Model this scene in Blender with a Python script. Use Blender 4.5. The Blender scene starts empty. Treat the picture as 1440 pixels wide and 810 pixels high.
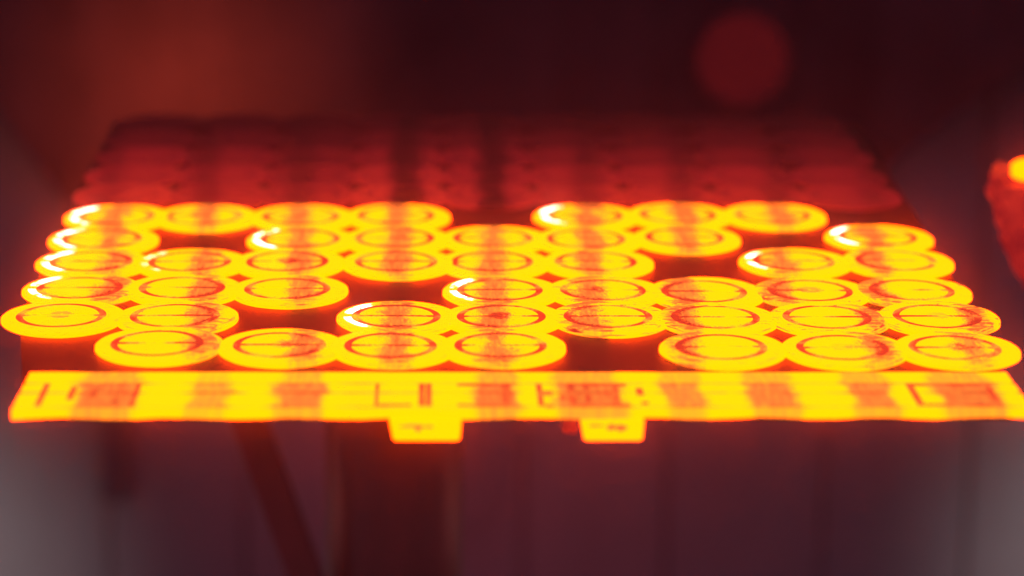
import bpy, bmesh, math, random
from mathutils import Vector, Matrix

random.seed(7)
HAZE = 0.03
S = 0.1                                   # one disc pitch is 10 cm; all coordinates below are in pitches
scene = bpy.context.scene
COL = scene.collection

# ------------------------------------------------------------------ camera
cam_d = bpy.data.cameras.new('camera')
cam = bpy.data.objects.new('camera', cam_d)
COL.objects.link(cam)
right = Vector((0.99947233, -0.03107809, 0.00944578))
up = Vector((-0.00111847, 0.25770134, 0.96622397))
fwd = Vector((0.03246259, 0.96572469, -0.2575306))
loc = Vector((-0.67504434, -22.29866094, 6.47569692)) * S
cam.matrix_world = Matrix(((right.x, up.x, -fwd.x, loc.x), (right.y, up.y, -fwd.y, loc.y),
                           (right.z, up.z, -fwd.z, loc.z), (0, 0, 0, 1)))
cam_d.sensor_width = 36
cam_d.lens = 3700 / 1440 * 36
cam_d.clip_start = 0.05
cam_d.clip_end = 60
cam_d.dof.use_dof = True
cam_d.dof.focus_distance = 24.3 * S
cam_d.dof.aperture_fstop = 1.9
scene.camera = cam

# ------------------------------------------------------------------ world, lamps, exposure
world = bpy.data.worlds.new('World')
scene.world = world
world.use_nodes = True
bg = world.node_tree.nodes['Background']
bg.inputs[0].default_value = (1.06, 0.47, 0.76, 1)
bg.inputs[1].default_value = 0.115

def lamp(kind, name, at, energy, color, target=None, **kw):
    d = bpy.data.lights.new(name, kind)
    d.energy = energy; d.color = color
    for k, v in kw.items(): setattr(d, k, v)
    o = bpy.data.objects.new(name, d); COL.objects.link(o)
    o.location = Vector(at) * S
    if target is not None:
        o.rotation_euler = ((Vector(target) - Vector(at)).to_track_quat('-Z', 'Y')).to_euler()
    return o

# added spots that grey the steel wall at both lower corners
lamp('SPOT', 'corner_fill_left', (-12.5, 12.0, -9.0), 12.5, (1.0, 0.98, 0.90), (-10.8, 22, -10.8), spot_size=math.radians(56), spot_blend=1.0, shadow_soft_size=0.1)
lamp('SPOT', 'corner_fill_right', (14.5, 12.0, -9.0), 14.5, (1.0, 0.98, 0.90), (13.4, 22, -10.4), spot_size=math.radians(60), spot_blend=1.0, shadow_soft_size=0.1)
# added red spot under the tray, standing in for bloom on the wall
lamp('SPOT', 'red_fill_below', (0.3, 13.0, -6.0), 2.8, (1.0, 0.08, 0.10), (0.5, 22, -7.4), spot_size=math.radians(86), spot_blend=1.0, shadow_soft_size=0.1)
# added red side spots, with no source, that rim the stand column
lamp('SPOT', 'side_light_near_stand', (-7.5, 10.6, -5.0), 0.6, (1.0, 0.22, 0.16), (-1.08, 9, -5.0), spot_size=math.radians(50), spot_blend=1.0, shadow_soft_size=0.15)
lamp('SPOT', 'side_light_far_stand', (5.4, 10.6, -5.0), 0.6, (1.0, 0.22, 0.16), (-1.08, 9, -5.0), spot_size=math.radians(50), spot_blend=1.0, shadow_soft_size=0.15)
# added orange spot, no burner there, for the glow on the sooty hood
lamp('SPOT', 'hood_glow_spot', (-4.9, 15.0, -0.9), 14.0, (1.0, 0.16, 0.055), (-4.8, 21, -1.6), spot_size=math.radians(54), spot_blend=1.0, shadow_soft_size=0.2)

scene.view_settings.view_transform = 'Standard'
scene.view_settings.look = 'None'
scene.view_settings.exposure = 0
scene.view_settings.gamma = 1
scene.view_settings.use_curve_mapping = False
scene.render.engine = 'CYCLES'
scene.cycles.use_denoising = True
scene.cycles.max_bounces = 6
scene.cycles.sample_clamp_indirect = 4

# ------------------------------------------------------------------ mesh helpers (coordinates in pitches)
def mesh_of(name, bm, mats, smooth=False):
    bmesh.ops.scale(bm, vec=(S, S, S), verts=bm.verts)
    bmesh.ops.recalc_face_normals(bm, faces=bm.faces)
    me = bpy.data.meshes.new(name)
    bm.to_mesh(me); bm.free()
    for m in mats: me.materials.append(m)
    if smooth:
        for p in me.polygons: p.use_smooth = True
    return me

def link(name, me, parent=None, at=(0, 0, 0)):
    o = bpy.data.objects.new(name, me)
    COL.objects.link(o)
    if parent is not None: o.parent = parent
    o.location = Vector(at) * S
    return o

def tag(o, label=None, cat=None, group=None, kind=None):
    for k, v in (('label', label), ('category', cat), ('group', group), ('kind', kind)):
        if v: o[k] = v
    return o

def empty(name, at):
    o = bpy.data.objects.new(name, None)
    o.empty_display_size = 0.01
    COL.objects.link(o); o.location = Vector(at) * S
    return o

def box(bm, x0, x1, y0, y1, z0, z1, bevel=0.0, mat=0):
    r = bmesh.ops.create_cube(bm, size=1)
    vs = r['verts']
    for v in vs:
        v.co = Vector(((x0 + x1) / 2 + v.co.x * (x1 - x0), (y0 + y1) / 2 + v.co.y * (y1 - y0), (z0 + z1) / 2 + v.co.z * (z1 - z0)))
    fs = {f for v in vs for f in v.link_faces}
    for f in fs: f.material_index = mat
    if bevel:
        es = list({e for v in vs for e in v.link_edges})
        bmesh.ops.bevel(bm, geom=es, offset=bevel, segments=2, affect='EDGES', clamp_overlap=True)
    return vs

def lathe(bm, prof, n=48, mats=None, closed=False, M=None, wobble=0.0):
    """prof: list of (r, z); revolve about z"""
    rings = []
    ph = random.random() * 6
    for r, z in prof:
        if r < 1e-6:
            rings.append([bm.verts.new((0, 0, z))])
        else:
            ring = []
            for i in range(n):
                a = 2 * math.pi * i / n
                rr = r * (1 + wobble * math.sin(3 * a + ph) + 0.6 * wobble * math.sin(7 * a + 2 * ph))
                ring.append(bm.verts.new((rr * math.cos(a), rr * math.sin(a), z)))
            rings.append(ring)
    segs = list(zip(rings, rings[1:]))
    if closed: segs.append((rings[-1], rings[0]))
    for k, (A, B) in enumerate(segs):
        mi = mats[k] if mats else 0
        for i in range(n):
            j = (i + 1) % n
            if len(A) == 1 and len(B) == 1: continue
            if len(A) == 1: f = bm.faces.new((A[0], B[i], B[j]))
            elif len(B) == 1: f = bm.faces.new((A[i], A[j], B[0]))
            else: f = bm.faces.new((A[i], A[j], B[j], B[i]))
            f.material_index = mi; f.smooth = True
    if M is not None:
        for R in rings:
            for v in R: v.co = M @ v.co

def tube(bm, pts, r, n=12):
    pts = [Vector(p) for p in pts]
    rings = []
    for i, p in enumerate(pts):
        t = (pts[min(i + 1, len(pts) - 1)] - pts[max(i - 1, 0)]).normalized()
        a = t.cross(Vector((0, 1, 0.01))).normalized(); b = t.cross(a)
        rings.append([bm.verts.new(p + (a * math.cos(2 * math.pi * k / n) + b * math.sin(2 * math.pi * k / n)) * r) for k in range(n)])
    for A, B in zip(rings, rings[1:]):
        for i in range(n):
            bm.faces.new((A[i], A[(i + 1) % n], B[(i + 1) % n], B[i])).smooth = True
    bm.faces.new(rings[0]); bm.faces.new(rings[-1])

# ------------------------------------------------------------------ material helpers
class NT:
    def __init__(self, name):
        self.m = bpy.data.materials.new(name); self.m.use_nodes = True
        self.t = self.m.node_tree; self.n = self.t.nodes
        self.p = self.n['Principled BSDF']
    def set(self, sock, v):
        if hasattr(v, 'is_output'): self.t.links.new(v, sock)
        else: sock.default_value = v
    def math(self, op, a, b=0.0, c=0.0, clamp=False):
        k = self.n.new('ShaderNodeMath'); k.operation = op; k.use_clamp = clamp
        self.set(k.inputs[0], a); self.set(k.inputs[1], b); self.set(k.inputs[2], c)
        return k.outputs[0]
    def objco(self, k=1 / S):
        c = self.n.new('ShaderNodeTexCoord')
        v = self.n.new('ShaderNodeVectorMath'); v.operation = 'SCALE'
        self.t.links.new(c.outputs['Object'], v.inputs[0]); v.inputs['Scale'].default_value = k
        return v.outputs[0]
    def attr(self, name):
        a = self.n.new('ShaderNodeAttribute'); a.attribute_type = 'OBJECT'; a.attribute_name = name
        return a.outputs['Fac']
    def xyz(self, v):
        s = self.n.new('ShaderNodeSeparateXYZ'); self.t.links.new(v, s.inputs[0]); return s.outputs
    def stretch(self, v, sx, sy, sz, off=None):
        k = self.n.new('ShaderNodeVectorMath'); k.operation = 'MULTIPLY'
        self.t.links.new(v, k.inputs[0]); k.inputs[1].default_value = (sx, sy, sz)
        if off is None: return k.outputs[0]
        c = self.n.new('ShaderNodeCombineXYZ')
        for i in range(3): self.t.links.new(off, c.inputs[i])
        a = self.n.new('ShaderNodeVectorMath'); a.operation = 'ADD'
        self.t.links.new(k.outputs[0], a.inputs[0]); self.t.links.new(c.outputs[0], a.inputs[1])
        return a.outputs[0]
    def noise(self, v, scale, detail=3, rough=0.6):
        k = self.n.new('ShaderNodeTexNoise'); self.t.links.new(v, k.inputs['Vector'])
        k.inputs['Scale'].default_value = scale; k.inputs['Detail'].default_value = detail; k.inputs['Roughness'].default_value = rough
        return k.outputs['Fac']
    def sstep(self, v, a, b, lo=0.0, hi=1.0):
        k = self.n.new('ShaderNodeMapRange'); k.interpolation_type = 'SMOOTHSTEP'
        self.set(k.inputs[0], v)
        k.inputs[1].default_value = a; k.inputs[2].default_value = b; k.inputs[3].default_value = lo; k.inputs[4].default_value = hi
        return k.outputs[0]
    def ramp(self, v, stops):
        k = self.n.new('ShaderNodeValToRGB'); e = k.color_ramp.elements
        e[0].position = stops[0][0]; e[0].color = (*stops[0][1], 1)
        e[1].position = stops[-1][0]; e[1].color = (*stops[-1][1], 1)
        for p, c in stops[1:-1]:
            q = e.new(p); q.color = (*c, 1)
        self.t.links.new(v, k.inputs[0]); return k.outputs[0]
    def bump(self, h, strength, dist):
        b = self.n.new('ShaderNodeBump'); self.t.links.new(h, b.inputs['Height'])
        b.inputs['Strength'].default_value = strength; b.inputs['Distance'].default_value = dist
        self.t.links.new(b.outputs[0], self.p.inputs['Normal'])

# colour of hot steel by heat t (0..1.25); divided by 1.25 for the ramp
HEAT = [(0.0, (0.010, 0.002, 0.003)), (0.15, (0.09, 0.004, 0.006)), (0.25, (0.26, 0.008, 0.011)), (0.36, (0.45, 0.018, 0.015)), (0.48, (0.80, 0.055, 0.018)),
        (0.62, (0.95, 0.27, 0.040)), (0.78, (4.5, 0.70, 0.005)), (0.86, (15.0, 0.80, 0.0)), (1.06, (16.0, 0.81, 0.0)), (1.25, (17.0, 4.2, 3.0))]
def heat_out(N, t, base=(0.03, 0.02, 0.02)):
    c = N.ramp(N.math('MULTIPLY', t, 0.8), [(p / 1.25, col) for p, col in HEAT])
    N.t.links.new(c, N.p.inputs['Emission Color']); N.p.inputs['Emission Strength'].default_value = 1
    N.p.inputs['Base Color'].default_value = (*base, 1); N.p.inputs['Roughness'].default_value = 0.6
    N.p.inputs['Specular IOR Level'].default_value = 0.2

def disc_material(name, kind):
    N = NT(name)
    co = N.objco(); x, y, z = N.xyz(co)
    cont = N.attr('cont'); seed = N.attr('seed'); band = N.attr('band'); heat = N.attr('heat')
    grain = N.noise(N.stretch(co, 1, 1, 1, seed), 38, 2, 0.7)
    soft = N.noise(N.stretch(co, 1, 1, 1, seed), 3.2, 3, 0.55)
    streak = N.noise(N.stretch(co, 30, 4, 4, seed), 1.0, 2)
    g0 = N.math('SUBTRACT', grain, 0.5)
    dx = N.math('ABSOLUTE', N.math('SUBTRACT', x, band))
    dxn = N.math('ADD', dx, N.math('ADD', N.math('MULTIPLY', N.math('SUBTRACT', soft, 0.5), 0.34), N.math('MULTIPLY', g0, 0.28)))
    bm_ = N.sstep(dxn, 0.04, 0.27, 1.0, 0.0)
    bs = N.math('MULTIPLY', bm_, N.math('ADD', 0.62, N.math('MULTIPLY', streak, 0.76)))
    if kind == 'core':
        f = N.math('SUBTRACT', 1.0, N.math('MULTIPLY', bs, 0.40))
        r = N.math('SQRT', N.math('ADD', N.math('MULTIPLY', x, x), N.math('MULTIPLY', y, y)))
        mk = N.math('MULTIPLY', N.attr('mark'), N.sstep(N.math('ADD', N.math('ABSOLUTE', N.math('SUBTRACT', r, 0.07)), N.math('MULTIPLY', g0, 0.12)), 0.02, 0.07, 1, 0))
        f = N.math('SUBTRACT', f, N.math('MULTIPLY', mk, N.math('MULTIPLY', soft, 0.6)))
        edge = N.sstep(N.math('ADD', r, N.math('MULTIPLY', g0, 0.22)), 0.31, 0.37, 0, 1)
        f = N.math('SUBTRACT', f, N.math('MULTIPLY', edge, N.math('MULTIPLY', soft, 0.55)))
        t = N.math('MULTIPLY', heat, N.math('SUBTRACT', 1.0, N.math('MULTIPLY', cont, N.math('SUBTRACT', 1.0, f))))
    elif kind == 'rim':
        f = N.math('SUBTRACT', 1.0, N.math('MULTIPLY', bs, 0.30))
        streaky = N.noise(N.stretch(co, 4.0, 20.0, 4.0, seed), 1.0, 4, 0.7)
        wm = N.sstep(N.math('ADD', N.math('ADD', streaky, N.math('MULTIPLY', g0, 0.35)), N.math('MULTIPLY', bm_, 0.10)), 0.53, 0.68)
        f = N.math('SUBTRACT', f, N.math('MULTIPLY', N.math('MULTIPLY', wm, N.attr('wear')), 0.34))
        f = N.math('MAXIMUM', f, 0.55)
        t = N.math('MULTIPLY', heat, N.math('SUBTRACT', 1.0, N.math('MULTIPLY', cont, N.math('SUBTRACT', 1.0, f))))
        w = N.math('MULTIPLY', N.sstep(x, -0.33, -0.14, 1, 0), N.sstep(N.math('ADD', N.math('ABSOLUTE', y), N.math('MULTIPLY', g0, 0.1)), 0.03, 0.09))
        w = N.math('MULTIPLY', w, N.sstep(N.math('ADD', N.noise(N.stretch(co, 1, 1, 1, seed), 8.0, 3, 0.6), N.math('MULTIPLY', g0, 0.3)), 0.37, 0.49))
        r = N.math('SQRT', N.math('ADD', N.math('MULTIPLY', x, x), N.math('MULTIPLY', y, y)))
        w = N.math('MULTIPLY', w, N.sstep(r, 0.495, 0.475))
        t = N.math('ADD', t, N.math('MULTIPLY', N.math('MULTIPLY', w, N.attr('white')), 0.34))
    elif kind == 'side':
        lines = N.noise(N.stretch(co, 4.0, 4.0, 60.0, seed), 1.0, 3, 0.6)
        f = N.math('ADD', N.math('MULTIPLY', bs, 0.26), N.math('MULTIPLY', N.math('MULTIPLY', N.sstep(lines, 0.52, 0.66), N.attr('wear')), 0.34))
        t = N.math('MULTIPLY', heat, N.math('SUBTRACT', 1.0, N.math('MULTIPLY', cont, f)))
    else:                                            # groove floor under the raised faces: crusted, cooler
        f = N.math('ADD', 0.44, N.math('MULTIPLY', N.math('SUBTRACT', soft, 0.45), 1.35))
        f = N.math('ADD', f, N.math('MULTIPLY', g0, 0.5))
        f = N.math('SUBTRACT', f, N.math('MULTIPLY', bm_, 0.10))
        sl = N.math('MULTIPLY', N.sstep(N.math('ABSOLUTE', y), 0.05, 0.08, 1, 0), N.sstep(N.math('ABSOLUTE', x), 0.26, 0.33, 1, 0))
        f = N.math('ADD', f, N.math('MULTIPLY', N.math('MULTIPLY', sl, N.math('SUBTRACT', 1.0, bm_)), 0.22))
        f = N.math('MINIMUM', N.math('MAXIMUM', f, 0.42), 1.0)
        t = N.math('MULTIPLY', heat, N.math('SUBTRACT', 1.0, N.math('MULTIPLY', N.attr('groove'), N.math('SUBTRACT', 1.0, f))))
    heat_out(N, t)
    N.bump(grain, 0.15, 0.0006)
    return N.m

M_core = disc_material('hot_disc_core', 'core')
M_rim = disc_material('hot_disc_rim', 'rim')
M_side = disc_material('hot_disc_side', 'side')
M_groove = disc_material('hot_disc_groove', 'groove')

def hot_mat(name, t0, var, scale=3.0, grain=0.06, base=(0.05, 0.02, 0.02), rough=0.6, cool=None):
    N = NT(name); co = N.objco()
    a = N.math('MULTIPLY', N.math('SUBTRACT', N.noise(co, scale, 4), 0.5), var)
    b = N.math('MULTIPLY', N.math('SUBTRACT', N.noise(co, scale * 12, 2), 0.5), grain)
    t = N.math('ADD', t0, N.math('ADD', a, b))
    if cool:                                         # the far end of the plate has cooled more
        t = N.math('SUBTRACT', t, N.sstep(N.xyz(co)[1], cool[0], cool[1], 0, cool[2]))
        t = N.math('SUBTRACT', t, N.sstep(N.math('ABSOLUTE', N.xyz(co)[0]), 2.6, 4.6, 0, 0.06))
    heat_out(N, t, base)
    N.p.inputs['Roughness'].default_value = rough
    N.bump(N.noise(co, scale * 8, 4), 0.25, 0.001)
    return N.m

BANDS = [-3.313, -2.465, -1.714, -1.17, -0.10, 0.672, 1.454, 2.195, 3.028, 3.833]  # centres of the reflection bands painted into the bar's emission
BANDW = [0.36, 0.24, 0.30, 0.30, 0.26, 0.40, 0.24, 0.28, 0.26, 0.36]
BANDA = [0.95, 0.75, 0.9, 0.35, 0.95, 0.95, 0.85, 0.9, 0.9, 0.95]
def bar_material(name, kind):
    N = NT(name); co = N.objco(); x, y, z = N.xyz(co)
    soft = N.noise(co, 2.6, 3, 0.6); grain = N.noise(co, 34, 2, 0.7); streak = N.noise(N.stretch(co, 26, 3, 3), 1, 2)
    g0 = N.math('SUBTRACT', grain, 0.5)
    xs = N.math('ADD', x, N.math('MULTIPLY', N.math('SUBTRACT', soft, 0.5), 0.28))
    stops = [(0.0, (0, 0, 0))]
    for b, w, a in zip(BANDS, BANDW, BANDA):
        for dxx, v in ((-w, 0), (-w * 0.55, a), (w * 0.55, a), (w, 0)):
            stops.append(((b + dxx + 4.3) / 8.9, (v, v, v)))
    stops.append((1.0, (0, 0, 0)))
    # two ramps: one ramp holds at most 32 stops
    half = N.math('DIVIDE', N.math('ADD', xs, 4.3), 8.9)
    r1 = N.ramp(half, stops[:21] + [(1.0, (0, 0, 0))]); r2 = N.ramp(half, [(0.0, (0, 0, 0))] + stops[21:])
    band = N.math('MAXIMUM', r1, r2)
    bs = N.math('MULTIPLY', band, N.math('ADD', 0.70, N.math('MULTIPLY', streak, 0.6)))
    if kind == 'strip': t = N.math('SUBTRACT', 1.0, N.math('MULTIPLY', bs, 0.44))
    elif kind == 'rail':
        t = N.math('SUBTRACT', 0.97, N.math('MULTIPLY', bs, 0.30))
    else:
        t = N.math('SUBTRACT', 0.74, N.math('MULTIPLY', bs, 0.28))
        t = N.math('ADD', t, N.math('MULTIPLY', N.math('SUBTRACT', soft, 0.5), 0.7))
        t = N.math('MAXIMUM', t, 0.46)
    t = N.math('ADD', t, N.math('MULTIPLY', g0, 0.05))
    heat_out(N, N.math('MINIMUM', t, 1.03))
    N.bump(grain, 0.15, 0.0006)
    return N.m

def surf(name, col, rough=0.7, var=0.25, scale=2.0, metal=0.0, spec=0.3):
    N = NT(name); co = N.objco()
    n = N.noise(co, scale, 5, 0.62); n2 = N.noise(N.stretch(co, 3, 3, 0.25), scale, 3)
    k = N.math('ADD', N.math('MULTIPLY', n, 0.6), N.math('MULTIPLY', n2, 0.4))
    lo = tuple(c * (1 - var) for c in col); hi = tuple(c * (1 + var) for c in col)
    N.t.links.new(N.ramp(k, [(0.3, lo), (0.7, hi)]), N.p.inputs['Base Color'])
    N.p.inputs['Roughness'].default_value = rough; N.p.inputs['Metallic'].default_value = metal
    N.p.inputs['Specular IOR Level'].default_value = spec
    N.bump(N.noise(co, scale * 9, 4), 0.2, 0.002)
    return N.m

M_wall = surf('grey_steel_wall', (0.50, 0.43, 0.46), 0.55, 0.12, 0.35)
def darken_upward(m):
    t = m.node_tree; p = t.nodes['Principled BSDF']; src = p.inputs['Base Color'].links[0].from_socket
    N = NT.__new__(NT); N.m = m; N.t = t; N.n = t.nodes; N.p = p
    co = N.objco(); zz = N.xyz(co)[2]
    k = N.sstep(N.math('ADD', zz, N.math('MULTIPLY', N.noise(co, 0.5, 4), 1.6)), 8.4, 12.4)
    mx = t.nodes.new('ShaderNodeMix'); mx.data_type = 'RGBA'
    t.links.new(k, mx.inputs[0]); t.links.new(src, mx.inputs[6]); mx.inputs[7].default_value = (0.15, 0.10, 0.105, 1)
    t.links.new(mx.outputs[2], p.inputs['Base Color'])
darken_upward(M_wall)                                       # wall colour darkened upward in place of light falling off near the hood
M_seam = surf('wall_seam', (0.46, 0.39, 0.42), 0.8)
M_soot = surf('sooty_brick', (0.21, 0.10, 0.11), 0.9, 0.35, 0.4, spec=0.1)
M_stand = surf('scaled_stand_steel', (0.30, 0.12, 0.10), 0.34, 0.25, 0.8, 0.0, 1.0)
M_floor = surf('concrete_floor', (0.22, 0.20, 0.20), 0.8)
M_post = surf('dark_post_steel', (0.26, 0.20, 0.23), 0.6)
M_pipe = surf('pipe_steel', (0.45, 0.40, 0.44), 0.45)
M_tray = hot_mat('dull_red_tray', 0.135, 0.06, 0.9, 0.02, base=(0.014, 0.016, 0.016), rough=0.55, cool=(5.5, 10.2, 0.11))

# ------------------------------------------------------------------ setting: floor, wall
bm = bmesh.new(); box(bm, -30, 30, -40, 26, -12.4, -12.0)
tag(link('floor', mesh_of('floor', bm, [M_floor])), kind='structure')
wall = empty('wall', (0, 22, -12)); tag(wall, kind='structure')
bm = bmesh.new(); box(bm, -26, 26, 0.12, 1.0, 0, 24)
link('wall_core', mesh_of('wall_core', bm, [M_seam]), wall)
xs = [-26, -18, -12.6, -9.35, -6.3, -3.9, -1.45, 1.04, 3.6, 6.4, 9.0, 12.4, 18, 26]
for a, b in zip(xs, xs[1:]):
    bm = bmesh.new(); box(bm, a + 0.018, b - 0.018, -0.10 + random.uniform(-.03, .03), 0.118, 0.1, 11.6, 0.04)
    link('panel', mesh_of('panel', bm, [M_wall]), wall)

# sooty furnace hood in front of the upper wall, its lower corners cut at a slant
hood = empty('furnace_hood', (0, 21, -4))
tag(hood, 'dark sooty furnace hood with slanted lower corners behind the glowing tray', 'furnace hood')
pts = [(-15, 0.5), (-8.9, -0.9), (-7.9, -1.75), (-6.5, -3.8), (5.75, -4.0), (9.5, -0.85), (10.6, 0.2), (16, 0.6), (16, 9), (-15, 9)]
bm = bmesh.new()
A = [bm.verts.new((x, -0.3, z + 4)) for x, z in pts]; B = [bm.verts.new((x, 0.6, z + 4)) for x, z in pts]
bm.faces.new(A); bm.faces.new(B)
for i in range(len(pts)):
    j = (i + 1) % len(pts); bm.faces.new((A[i], A[j], B[j], B[i]))
link('hood_plate', mesh_of('hood_plate', bm, [M_soot]), hood)

# added glowing round on the hood, standing in for a small blurred light
circle = empty('blur_circle', (4.55, 20.69, -1.05))
tag(circle, 'faint round red blur of a small light, added on the dark hood', 'sight port')
Rx = Matrix.Rotation(math.radians(90), 4, 'X')
bm = bmesh.new(); lathe(bm, [(0, 0.02), (0.4, 0.018), (0.76, 0.0)], 40, M=Rx)
link('glow_face', mesh_of('glow_face', bm, [hot_mat('blur_glow', 0.111, 0.01, 1.5, 0.0)]), circle)
bm = bmesh.new(); lathe(bm, [(0.76, 0.0), (0.76, 0.06), (0.82, 0.06), (0.84, 0.0)], 40, M=Rx)
link('frame', mesh_of('frame', bm, [M_soot]), circle)

# dark post and bent pipe in front of the steel wall
bm = bmesh.new(); box(bm, -0.22, 0.22, -0.16, 0.16, 0, 5.0, 0.04)
post = link('wall_post', mesh_of('wall_post', bm, [M_post]), None, (-6.15, 21.6, -9.1))
tag(post, 'dark blurred vertical post on the wall below the tray end', 'post')
pp = [(-0.5, 0, -0.62), (-0.22, 0, -0.45), (0.05, 0, -0.12), (0.22, 0, 0.3), (0.28, 0, 0.8), (0.28, 0, 2.6)]
bm = bmesh.new(); tube(bm, pp, 0.10)
pipe = link('bent_pipe', mesh_of('bent_pipe', bm, [M_pipe]), None, (0.25, 21.5, -9.0))
tag(pipe, 'pale bent pipe on the wall beside the tray stand column', 'pipe')

# ------------------------------------------------------------------ tray stand
stand = empty('tray_stand', (-1.08, 9, -12))
tag(stand, 'dark red round column with a slanted brace holding up the hot tray', 'stand')
bm = bmesh.new(); lathe(bm, [(0, 0.25), (0.86, 0.25), (0.86, 11.76), (0, 11.76)], 64)
link('column', mesh_of('column', bm, [M_stand]), stand)
bm = bmesh.new(); lathe(bm, [(0, 0), (1.6, 0), (1.6, 0.2), (1.5, 0.25), (0, 0.25)], 48)
link('base_plate', mesh_of('base_plate', bm, [M_stand]), stand)
bm = bmesh.new()
p0 = Vector((-2.73, -1.0, 11.78)); p1 = Vector((-0.25, -0.5, 3.98))
d = (p1 - p0).normalized(); sx = d.cross(Vector((0, 1, 0))).normalized(); sy = d.cross(sx)
va = [bm.verts.new(p0 + sx * a * 0.20 + sy * b * 0.13) for a, b in ((-1, -1), (1, -1), (1, 1), (-1, 1))]
vb = [bm.verts.new(p1 + sx * a * 0.20 + sy * b * 0.13) for a, b in ((-1, -1), (1, -1), (1, 1), (-1, 1))]
bm.faces.new(va); bm.faces.new(vb)
for i in range(4): bm.faces.new((va[i], va[(i + 1) % 4], vb[(i + 1) % 4], vb[i]))
link('brace', mesh_of('brace', bm, [surf('brace_steel', (0.42, 0.20, 0.18), 0.6, 0.2, 0.8)]), stand)

# ------------------------------------------------------------------ tray
tray = empty('furnace_tray', (0, 0, -0.22))
tag(tray, 'wide dull red hot steel tray carrying the glowing discs', 'tray')
bm = bmesh.new()
loop = [(-3.98, -1.62), (4.2, -1.62), (4.40, 0.3), (4.60, 4.5), (4.80, 10.35), (-4.60, 10.35), (-4.52, 5), (-4.42, 1.2)]
A = [bm.verts.new((x, y, 0.15)) for x, y in loop]; B = [bm.verts.new((x, y, 0.05)) for x, y in loop]
bm.faces.new(A); bm.faces.new(B)
for i in range(len(loop)):
    j = (i + 1) % len(loop); bm.faces.new((A[i], A[j], B[j], B[i]))
link('plate', mesh_of('plate', bm, [M_tray]), tray)

# ------------------------------------------------------------------ discs
Z0 = -0.045
N_SEG = 56
bm = bmesh.new()
lathe(bm, [(0, -0.022), (0.54, -0.022), (0.564, -0.008), (0.562, 0.022), (0.540, 0.0365), (0.43, 0.0372), (0.0, 0.0372)], N_SEG, [0, 0, 0, 0, 0, 1], wobble=0.007, M=Matrix.Translation((0.02, 0, 0)))
ME_body = mesh_of('disc_body', bm, [M_side, M_groove])
bm = bmesh.new()
lathe(bm, [(0.410, 0.037), (0.414, 0.0438), (0.45, 0.0455), (0.505, 0.0442), (0.530, 0.037)], N_SEG, wobble=0.003)
ME_rim = mesh_of('disc_rim', bm, [M_rim], True)
ME_half = []
for s in (1, -1):
    bm = bmesh.new()
    n = 26; g = 0.042
    prof = [(0.346, 0.037), (0.341, 0.0430), (0.24, 0.0450), (0.12, 0.0460)]
    rows = []
    for r, z in prof:
        a0 = math.asin(g / r)
        rows.append([bm.verts.new((r * math.cos(a0 + (math.pi - 2 * a0) * i / n), s * r * math.sin(a0 + (math.pi - 2 * a0) * i / n), z)) for i in range(n + 1)])
    c = bm.verts.new((0, s * g, 0.0462))
    for Ra, Rb in zip(rows, rows[1:]):
        for i in range(n): bm.faces.new((Ra[i], Ra[i + 1], Rb[i + 1], Rb[i]))
    for i in range(n): bm.faces.new((rows[-1][i], rows[-1][i + 1], c))
    # straight wall along the slot
    lo = [bm.verts.new((x, s * g, 0.037)) for x in (-0.343, 0.343)]
    L = [r_[-1] for r_ in rows]; Rr = [r_[0] for r_ in rows]
    bm.faces.new([lo[0]] + L[1:] + [c] + list(reversed(Rr[1:])) + [lo[1]])
    ME_half.append(mesh_of('disc_core_half', bm, [M_core], False))

def make_disc(name):
    r = empty(name, (0, 0, 0))
    link('body', ME_body, r)
    link('rim', ME_rim, r)
    for me in ME_half: link('core_half', me, r)
    return r

def copy_disc(src):
    c = src.copy(); COL.objects.link(c)
    for ch in src.children:
        k = ch.copy(); COL.objects.link(k); k.parent = c
    return c

ROWS = {
 0: [(0, -3.965, 4.949), (1, -3.035, 4.957), (2, -2.011, 4.966), (3, -1.0, 5.007), (5, 1.011, 5.025), (6, 2.013, 5.067), (7, 3.031, 5.076)],
 1: [(0, -3.995, 3.942), (2, -1.972, 3.956), (3, -1.003, 3.994), (4, 0.006, 4.001), (5, 0.965, 3.978), (6, 1.992, 4.047), (8, 4.002, 4.092)],
 2: [(0, -3.988, 3.003), (1, -3.016, 3.009), (2, -2.054, 3.014), (3, -0.977, 3.021), (4, -0.024, 3.026), (5, 1.009, 3.032), (7, 2.99, 3.072), (8, 4.02, 3.079)],
 3: [(0, -3.972, 1.993), (1, -3.002, 1.997), (2, -2.001, 1.976), (4, 0.024, 1.932), (5, 1.009, 1.936), (6, 1.972, 1.887), (7, 2.991, 1.918), (8, 3.975, 1.949)],
 4: [(0, -4.015, 1.008), (1, -2.979, 1.011), (3, -0.954, 0.992), (4, 0.012, 0.995), (5, 0.995, 0.998), (6, 1.984, 0.976), (7, 3.017, 0.979), (8, 4.045, 1.007)],
 5: [(1, -3.05, 0.096), (2, -1.971, 0.053), (3, -0.993, 0.032), (4, -0.02, 0.033), (6, 1.93, -0.009), (7, 3.007, -0.03), (8, 4.008, -0.029)]}
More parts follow.
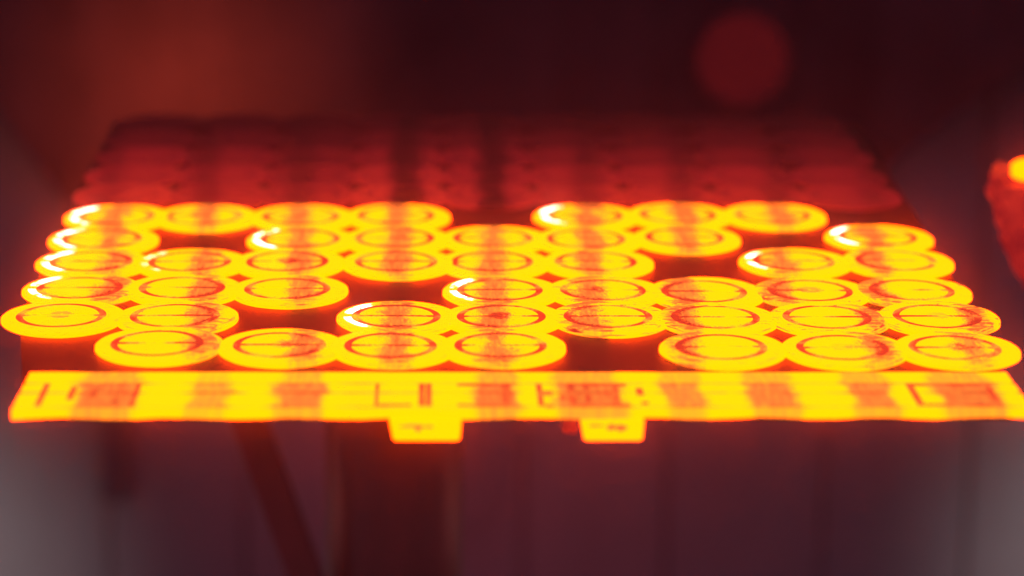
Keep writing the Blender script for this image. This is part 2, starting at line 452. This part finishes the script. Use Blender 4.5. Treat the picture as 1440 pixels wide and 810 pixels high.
# where the painted reflection band crosses each disc, in pitches from its centre
REFLECT_BAND = {0: [-.03, .02, 0, .01, .02, .03, .06, .07, .12], 1: [.09, .06, .01, .02, -.01, .02, -.02, -.04, -.06], 2: [.2, .16, .14, .01, 0, -.08, -.12, -.15, -.22],
          3: [.3, .24, .13, .04, -.07, -.15, -.2, -.3, -.34], 4: [.9, .30, .18, .01, -.08, -.19, -.3, .44, .34], 5: [-.29, .42, .22, .06, -.07, -.25, -.33, .30, .13]}
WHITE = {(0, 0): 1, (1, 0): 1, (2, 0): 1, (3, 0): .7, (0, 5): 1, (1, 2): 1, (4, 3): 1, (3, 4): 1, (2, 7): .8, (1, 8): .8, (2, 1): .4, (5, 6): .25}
WEAR = [0.35, 0.45, 0.6, 0.9, 1.0, 0.8]
MARK = {(4, 0): 1, (3, 7): 1, (4, 8): .8, (2, 2): .7, (5, 2): .6, (4, 4): .6, (5, 7): .6, (5, 8): .5, (3, 5): .5}
ROWNAME = {0: 'hindmost glowing row', 1: 'second glowing row from the back', 2: 'third glowing row from the back',
           3: 'third glowing row from the front', 4: 'second glowing row from the front', 5: 'glowing row nearest the bar'}
ORD = ['first', 'second', 'third', 'fourth', 'fifth', 'sixth', 'seventh', 'eighth', 'ninth']

proto = make_disc('hot_disc'); used = False
def put(name, x, y, props):
    global used
    if not used: o = proto; used = True
    else: o = copy_disc(proto)
    o.name = name
    o.location = Vector((x, y, Z0 + random.uniform(0.0, 0.004))) * S
    o.rotation_euler = (random.uniform(-.006, .006), random.uniform(-.006, .006), 0)
    for ch in o.children:
        for k, v in props.items(): ch[k] = float(v)
    return o

for r, row in ROWS.items():
    cols = [c for c, _, _ in row]
    for i, (c, x, y) in enumerate(row):
        o = put('hot_disc', x, y, dict(groove=1.0, seed=random.uniform(0, 40), band=REFLECT_BAND[r][c] + random.uniform(-.02, .02), heat=0.99 + random.uniform(-.015, .015),
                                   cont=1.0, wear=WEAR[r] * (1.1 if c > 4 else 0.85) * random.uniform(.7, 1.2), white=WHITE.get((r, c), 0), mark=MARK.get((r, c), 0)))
        if i == 0: pos = 'leftmost disc'
        elif i == len(row) - 1: pos = 'rightmost disc'
        else: pos = ORD[i] + ' disc from the left'
        how = 'white-edged ' if WHITE.get((r, c), 0) > .5 else ''
        near = ''
        if c + 1 not in cols and c < 8: near = ', just left of a gap'
        elif c - 1 not in cols and c > 0 : near = ', just right of a gap'
        lab = f'{how}{pos} in the {ROWNAME[r]}{near}'
        if len(lab.split()) > 16: lab = f'{how}{pos} in the {ROWNAME[r]}'
        tag(o, lab, 'metal disc', 'yellow-hot discs on the tray')

DIMROW = ['first dim row behind the glowing discs', 'second dim row behind the glowing discs', 'third dim row behind the glowing discs',
          'fourth dim row behind the glowing discs', 'hindmost dim row at the tray end']
DIMH = [0.32, 0.275, 0.205, 0.13, 0.06]
DIMC = [1.10, 1.0, 0.88, 1.12, 1.06, 1.0, 0.95, 0.90, 0.84]
for k in range(5):
    for c in range(9):
        y = 6.0 + k; x = (c - 4) * (1.0)
        X0 = {0: [-.15, -.1, -.05, .1, .05, .1, .16, .22, .28], 1: [-.26, -.18, -.1, .09, .07, .16, .25, .35, .45], 2: [-.38, -.26, -.15, .09, .1, .22, .35, .48, -.52],
              3: [-.5, -.35, -.19, .09, .12, .28, .44, -.56, -.39], 4: [.58, -.43, -.24, .09, .14, .34, .54, -.46, -.26]}[k][c]  # painted reflection band offsets for the dim discs
        o = put('dim_disc', x + random.uniform(-.02, .02), y + random.uniform(-.02, .02),
                dict(groove=0.3, seed=random.uniform(0, 40), band=X0, heat=DIMH[k] * DIMC[c] * random.uniform(.95, 1.05), cont=1.9 if c in (3, 4) else 0.75, wear=0.3, white=0, mark=0))
        pos = 'leftmost' if c == 0 else 'rightmost' if c == 8 else 'middle' if c == 4 else ORD[c] + ' from the left'
        lab = f'dull red disc, {pos} in the {DIMROW[k]}'
        tag(o, lab, 'metal disc', 'dull red discs at the back of the tray')

# ------------------------------------------------------------------ glowing bar along the tray front
M_strip = bar_material('hot_bar_face', 'strip'); M_rail = bar_material('hot_bar_rail', 'rail'); M_barg = bar_material('hot_bar_groove', 'groove')
M_frame = hot_mat('hot_frame_crust', 0.52, 0.35, 6, 0.25)
M_lug = hot_mat('hot_lug', 0.97, 0.10, 3, 0.05)
M_hole = hot_mat('hot_hole_crust', 0.55, 0.25, 7, 0.25)
bar = empty('hot_bar', (0, 0, 0))
tag(bar, 'long yellow-hot flat bar with grooves and two lugs along the tray front', 'hot bar')
XL, XR = -4.03, 4.29
bm = bmesh.new(); box(bm, XL + .01, XR - .02, -1.86, -0.835, -0.069, 0.0, 0.006)
link('body', mesh_of('body', bm, [M_barg]), bar)
for nm, ya, yb, z0, z1, mt in (('rail', -1.12, -0.83, 0.0005, 0.008, M_rail), ('face_strip', -1.38, -1.17, 0.0005, 0.007, M_strip),
                           ('face_strip', -1.775, -1.44, 0.0005, 0.007, M_strip), ('rail', -1.885, -1.823, -0.0685, 0.008, M_rail)):
    bm = bmesh.new()
    n = 40
    vs = box(bm, XL, XR, ya, yb, z0, z1)
    bmesh.ops.subdivide_edges(bm, edges=[e for e in bm.edges if abs(e.verts[0].co.x - e.verts[1].co.x) > 1], cuts=n)
    for v in bm.verts:
        if v.co.z < -.03: v.co.z += 0.008 * math.sin(v.co.x * 2 * math.pi / 0.95 + 0.6) + random.uniform(-.003, .003)
        v.co.y += random.uniform(-.006, .006)
    link(nm, mesh_of(nm, bm, [mt]), bar)
def pocket(x0, x1, y0=-1.79, y1=-1.17, w=0.05, sides='lrtb', cols=()):
    z0, z1 = 0.0075, 0.0125
    bm = bmesh.new()
    if 'l' in sides: box(bm, x0, x0 + w, y0, y1, z0, z1)
    if 'r' in sides: box(bm, x1 - w, x1, y0, y1, z0, z1)
    a = x0 + (w + .002 if 'l' in sides else 0); b = x1 - (w + .002 if 'r' in sides else 0)
    if 't' in sides: box(bm, a, b, y1 - 0.06, y1, z0, z1 - .001)
    if 'b' in sides: box(bm, a, b, y0, y0 + 0.05, z0, z1 - .001)
    for (cx, ya, yb, ww) in cols: box(bm, cx - ww / 2, cx + ww / 2, ya, yb, z0, z1 - .0005)
    o = link('pocket_frame', mesh_of('pocket_frame', bm, [M_frame]), bar)
pocket(-3.86, -3.05, sides='lr', cols=[(-3.6, -1.62, -1.25, .05), (-3.42, -1.55, -1.3, .06), (-3.22, -1.7, -1.2, .05)])
pocket(-1.10, -0.80, w=0.03, sides='lb'); pocket(-0.74, -0.63, w=0.052, sides='lr')
pocket(-0.42, 0.02, w=0.07, sides='rtb')
pocket(0.24, 0.32, w=0.05, sides='l', cols=[(0.33, -1.5, -1.38, .08), (0.33, -1.84, -1.76, .07), (0.45, -1.62, -1.5, .05)])
pocket(0.50, 1.0, w=0.06, sides='ltb', cols=[(0.66, -1.8, -1.2, .05), (0.9, -1.7, -1.25, .05)])
pocket(1.07, 1.12, w=0.03, sides='', cols=[(1.1, -1.5, -1.3, .06), (1.12, -1.75, -1.68, .06)])
pocket(3.36, 4.07, w=0.06, sides='lrtb')
for x0, x1 in ((-0.975, -0.39), (0.58, 1.10)):
    bm = bmesh.new()
    box(bm, x0, x1, -1.91, -1.68, -0.252, -0.074, 0.012)
    for v in bm.verts: v.co.x += (0.03 if v.co.x < (x0 + x1) / 2 else -0.012) * (1 if v.co.z < -.18 else 0)
    lg = link('lug', mesh_of('lug', bm, [M_lug]), bar)
    spots = ((-0.10, -0.125, 0.11, 0.012), (-0.06, -0.15, 0.025, 0.022), (0.02, -0.13, 0.05, 0.010)) if x0 < 0 else ((0.0, -0.135, 0.05, 0.026), (0.075, -0.14, 0.045, 0.030), (-0.13, -0.12, 0.07, 0.010))
    for sx_, sz_, rx_, rz_ in spots:                 # crusted scale on the lug face
        bm = bmesh.new(); lathe(bm, [(0, 0.006), (0.7, 0.005), (1.0, 0.0)], 14, M=Matrix.Translation(((x0 + x1) / 2 + sx_, -1.911, sz_)) @ Matrix.Diagonal((rx_, 1, rz_, 1)) @ Rx, wobble=0.15)
        link('scale_patch', mesh_of('scale_patch', bm, [M_hole]), lg)
bm = bmesh.new(); box(bm, 0.44, 0.565, -1.78, -1.70, -0.235, -0.074, 0.01)
link('lug_stub', mesh_of('lug_stub', bm, [hot_mat('dull_red_stub', 0.30, 0.05)]), bar)

# ------------------------------------------------------------------ hot billet on its block at the right edge
K = 0.904
blk = empty('refractory_block', (6.354, 6.0, -10.23)); blk.scale = (K, K, K)
tag(blk, 'rough dull red refractory block at the right edge beyond the tray', 'block')
bm = bmesh.new()
prof = [(-0.82, 11.52), (-0.84, 11.25), (-0.74, 11.02), (-0.66, 10.75), (-0.50, 10.45), (-0.40, 10.2), (-0.1, 10.05), (0.9, 10.0), (1.0, 11.5)]
A = [bm.verts.new((x, -0.45, z)) for x, z in prof]; B = [bm.verts.new((x + .05, 0.5, z)) for x, z in prof]
fa = [bm.faces.new(A), bm.faces.new(B)]
for i in range(len(prof)):
    j = (i + 1) % len(prof); bm.faces.new((A[i], A[j], B[j], B[i]))
bmesh.ops.triangulate(bm, faces=fa)
bmesh.ops.subdivide_edges(bm, edges=list(bm.edges), cuts=3, use_grid_fill=True)
for v in bm.verts: v.co += Vector((random.uniform(-.05, .05), random.uniform(-.05, .05), random.uniform(-.05, .05) if v.co.z < 11.3 else random.uniform(-.04, 0)))
link('block_top', mesh_of('block_top', bm, [hot_mat('dull_red_refractory', 0.30, 0.55, 2.2, 0.10)]), blk)
bm = bmesh.new(); box(bm, 0.2, 0.8, -0.3, 0.3, -1.96, 10.06, 0.03)
link('leg', mesh_of('leg', bm, [M_post]), blk)
bil = empty('hot_billet', (6.354, 5.9, 0.314)); bil.scale = (K, K, K)
tag(bil, 'yellow-hot billet with a dull red tip lying at the right edge', 'billet')
Ry = Matrix.Rotation(math.radians(90), 4, 'Y')
bm = bmesh.new(); lathe(bm, [(0, -0.66), (0.05, -0.655), (0.10, -0.61), (0.135, -0.52), (0.14, 0.9), (0, 0.9)], 28, M=Ry)
link('body', mesh_of('body', bm, [hot_mat('billet_hot', 0.97, 0.10)]), bil)
bm = bmesh.new(); lathe(bm, [(0, -0.88), (0.06, -0.87), (0.10, -0.80), (0.08, -0.70), (0.05, -0.655), (0, -0.65)], 20, M=Ry, wobble=0.04)
link('tip', mesh_of('tip', bm, [hot_mat('billet_tip', 0.40, 0.2, 5)]), bil)

# ------------------------------------------------------------------ haze added for bloom round the hot parts
bm = bmesh.new(); box(bm, -34, 34, -44, 30, -23, 16)
N = NT('bloom_haze'); N.n.remove(N.p)
v = N.n.new('ShaderNodeVolumePrincipled'); v.inputs['Color'].default_value = (0.97, 0.72, 0.80, 1); v.inputs['Density'].default_value = HAZE
v.inputs['Anisotropy'].default_value = 0.988
N.t.links.new(v.outputs[0], N.n['Material Output'].inputs['Volume'])
tag(link('haze', mesh_of('haze', bm, [N.m])), 'thin reddish haze added for the bloom round the tray', None, None, 'stuff')
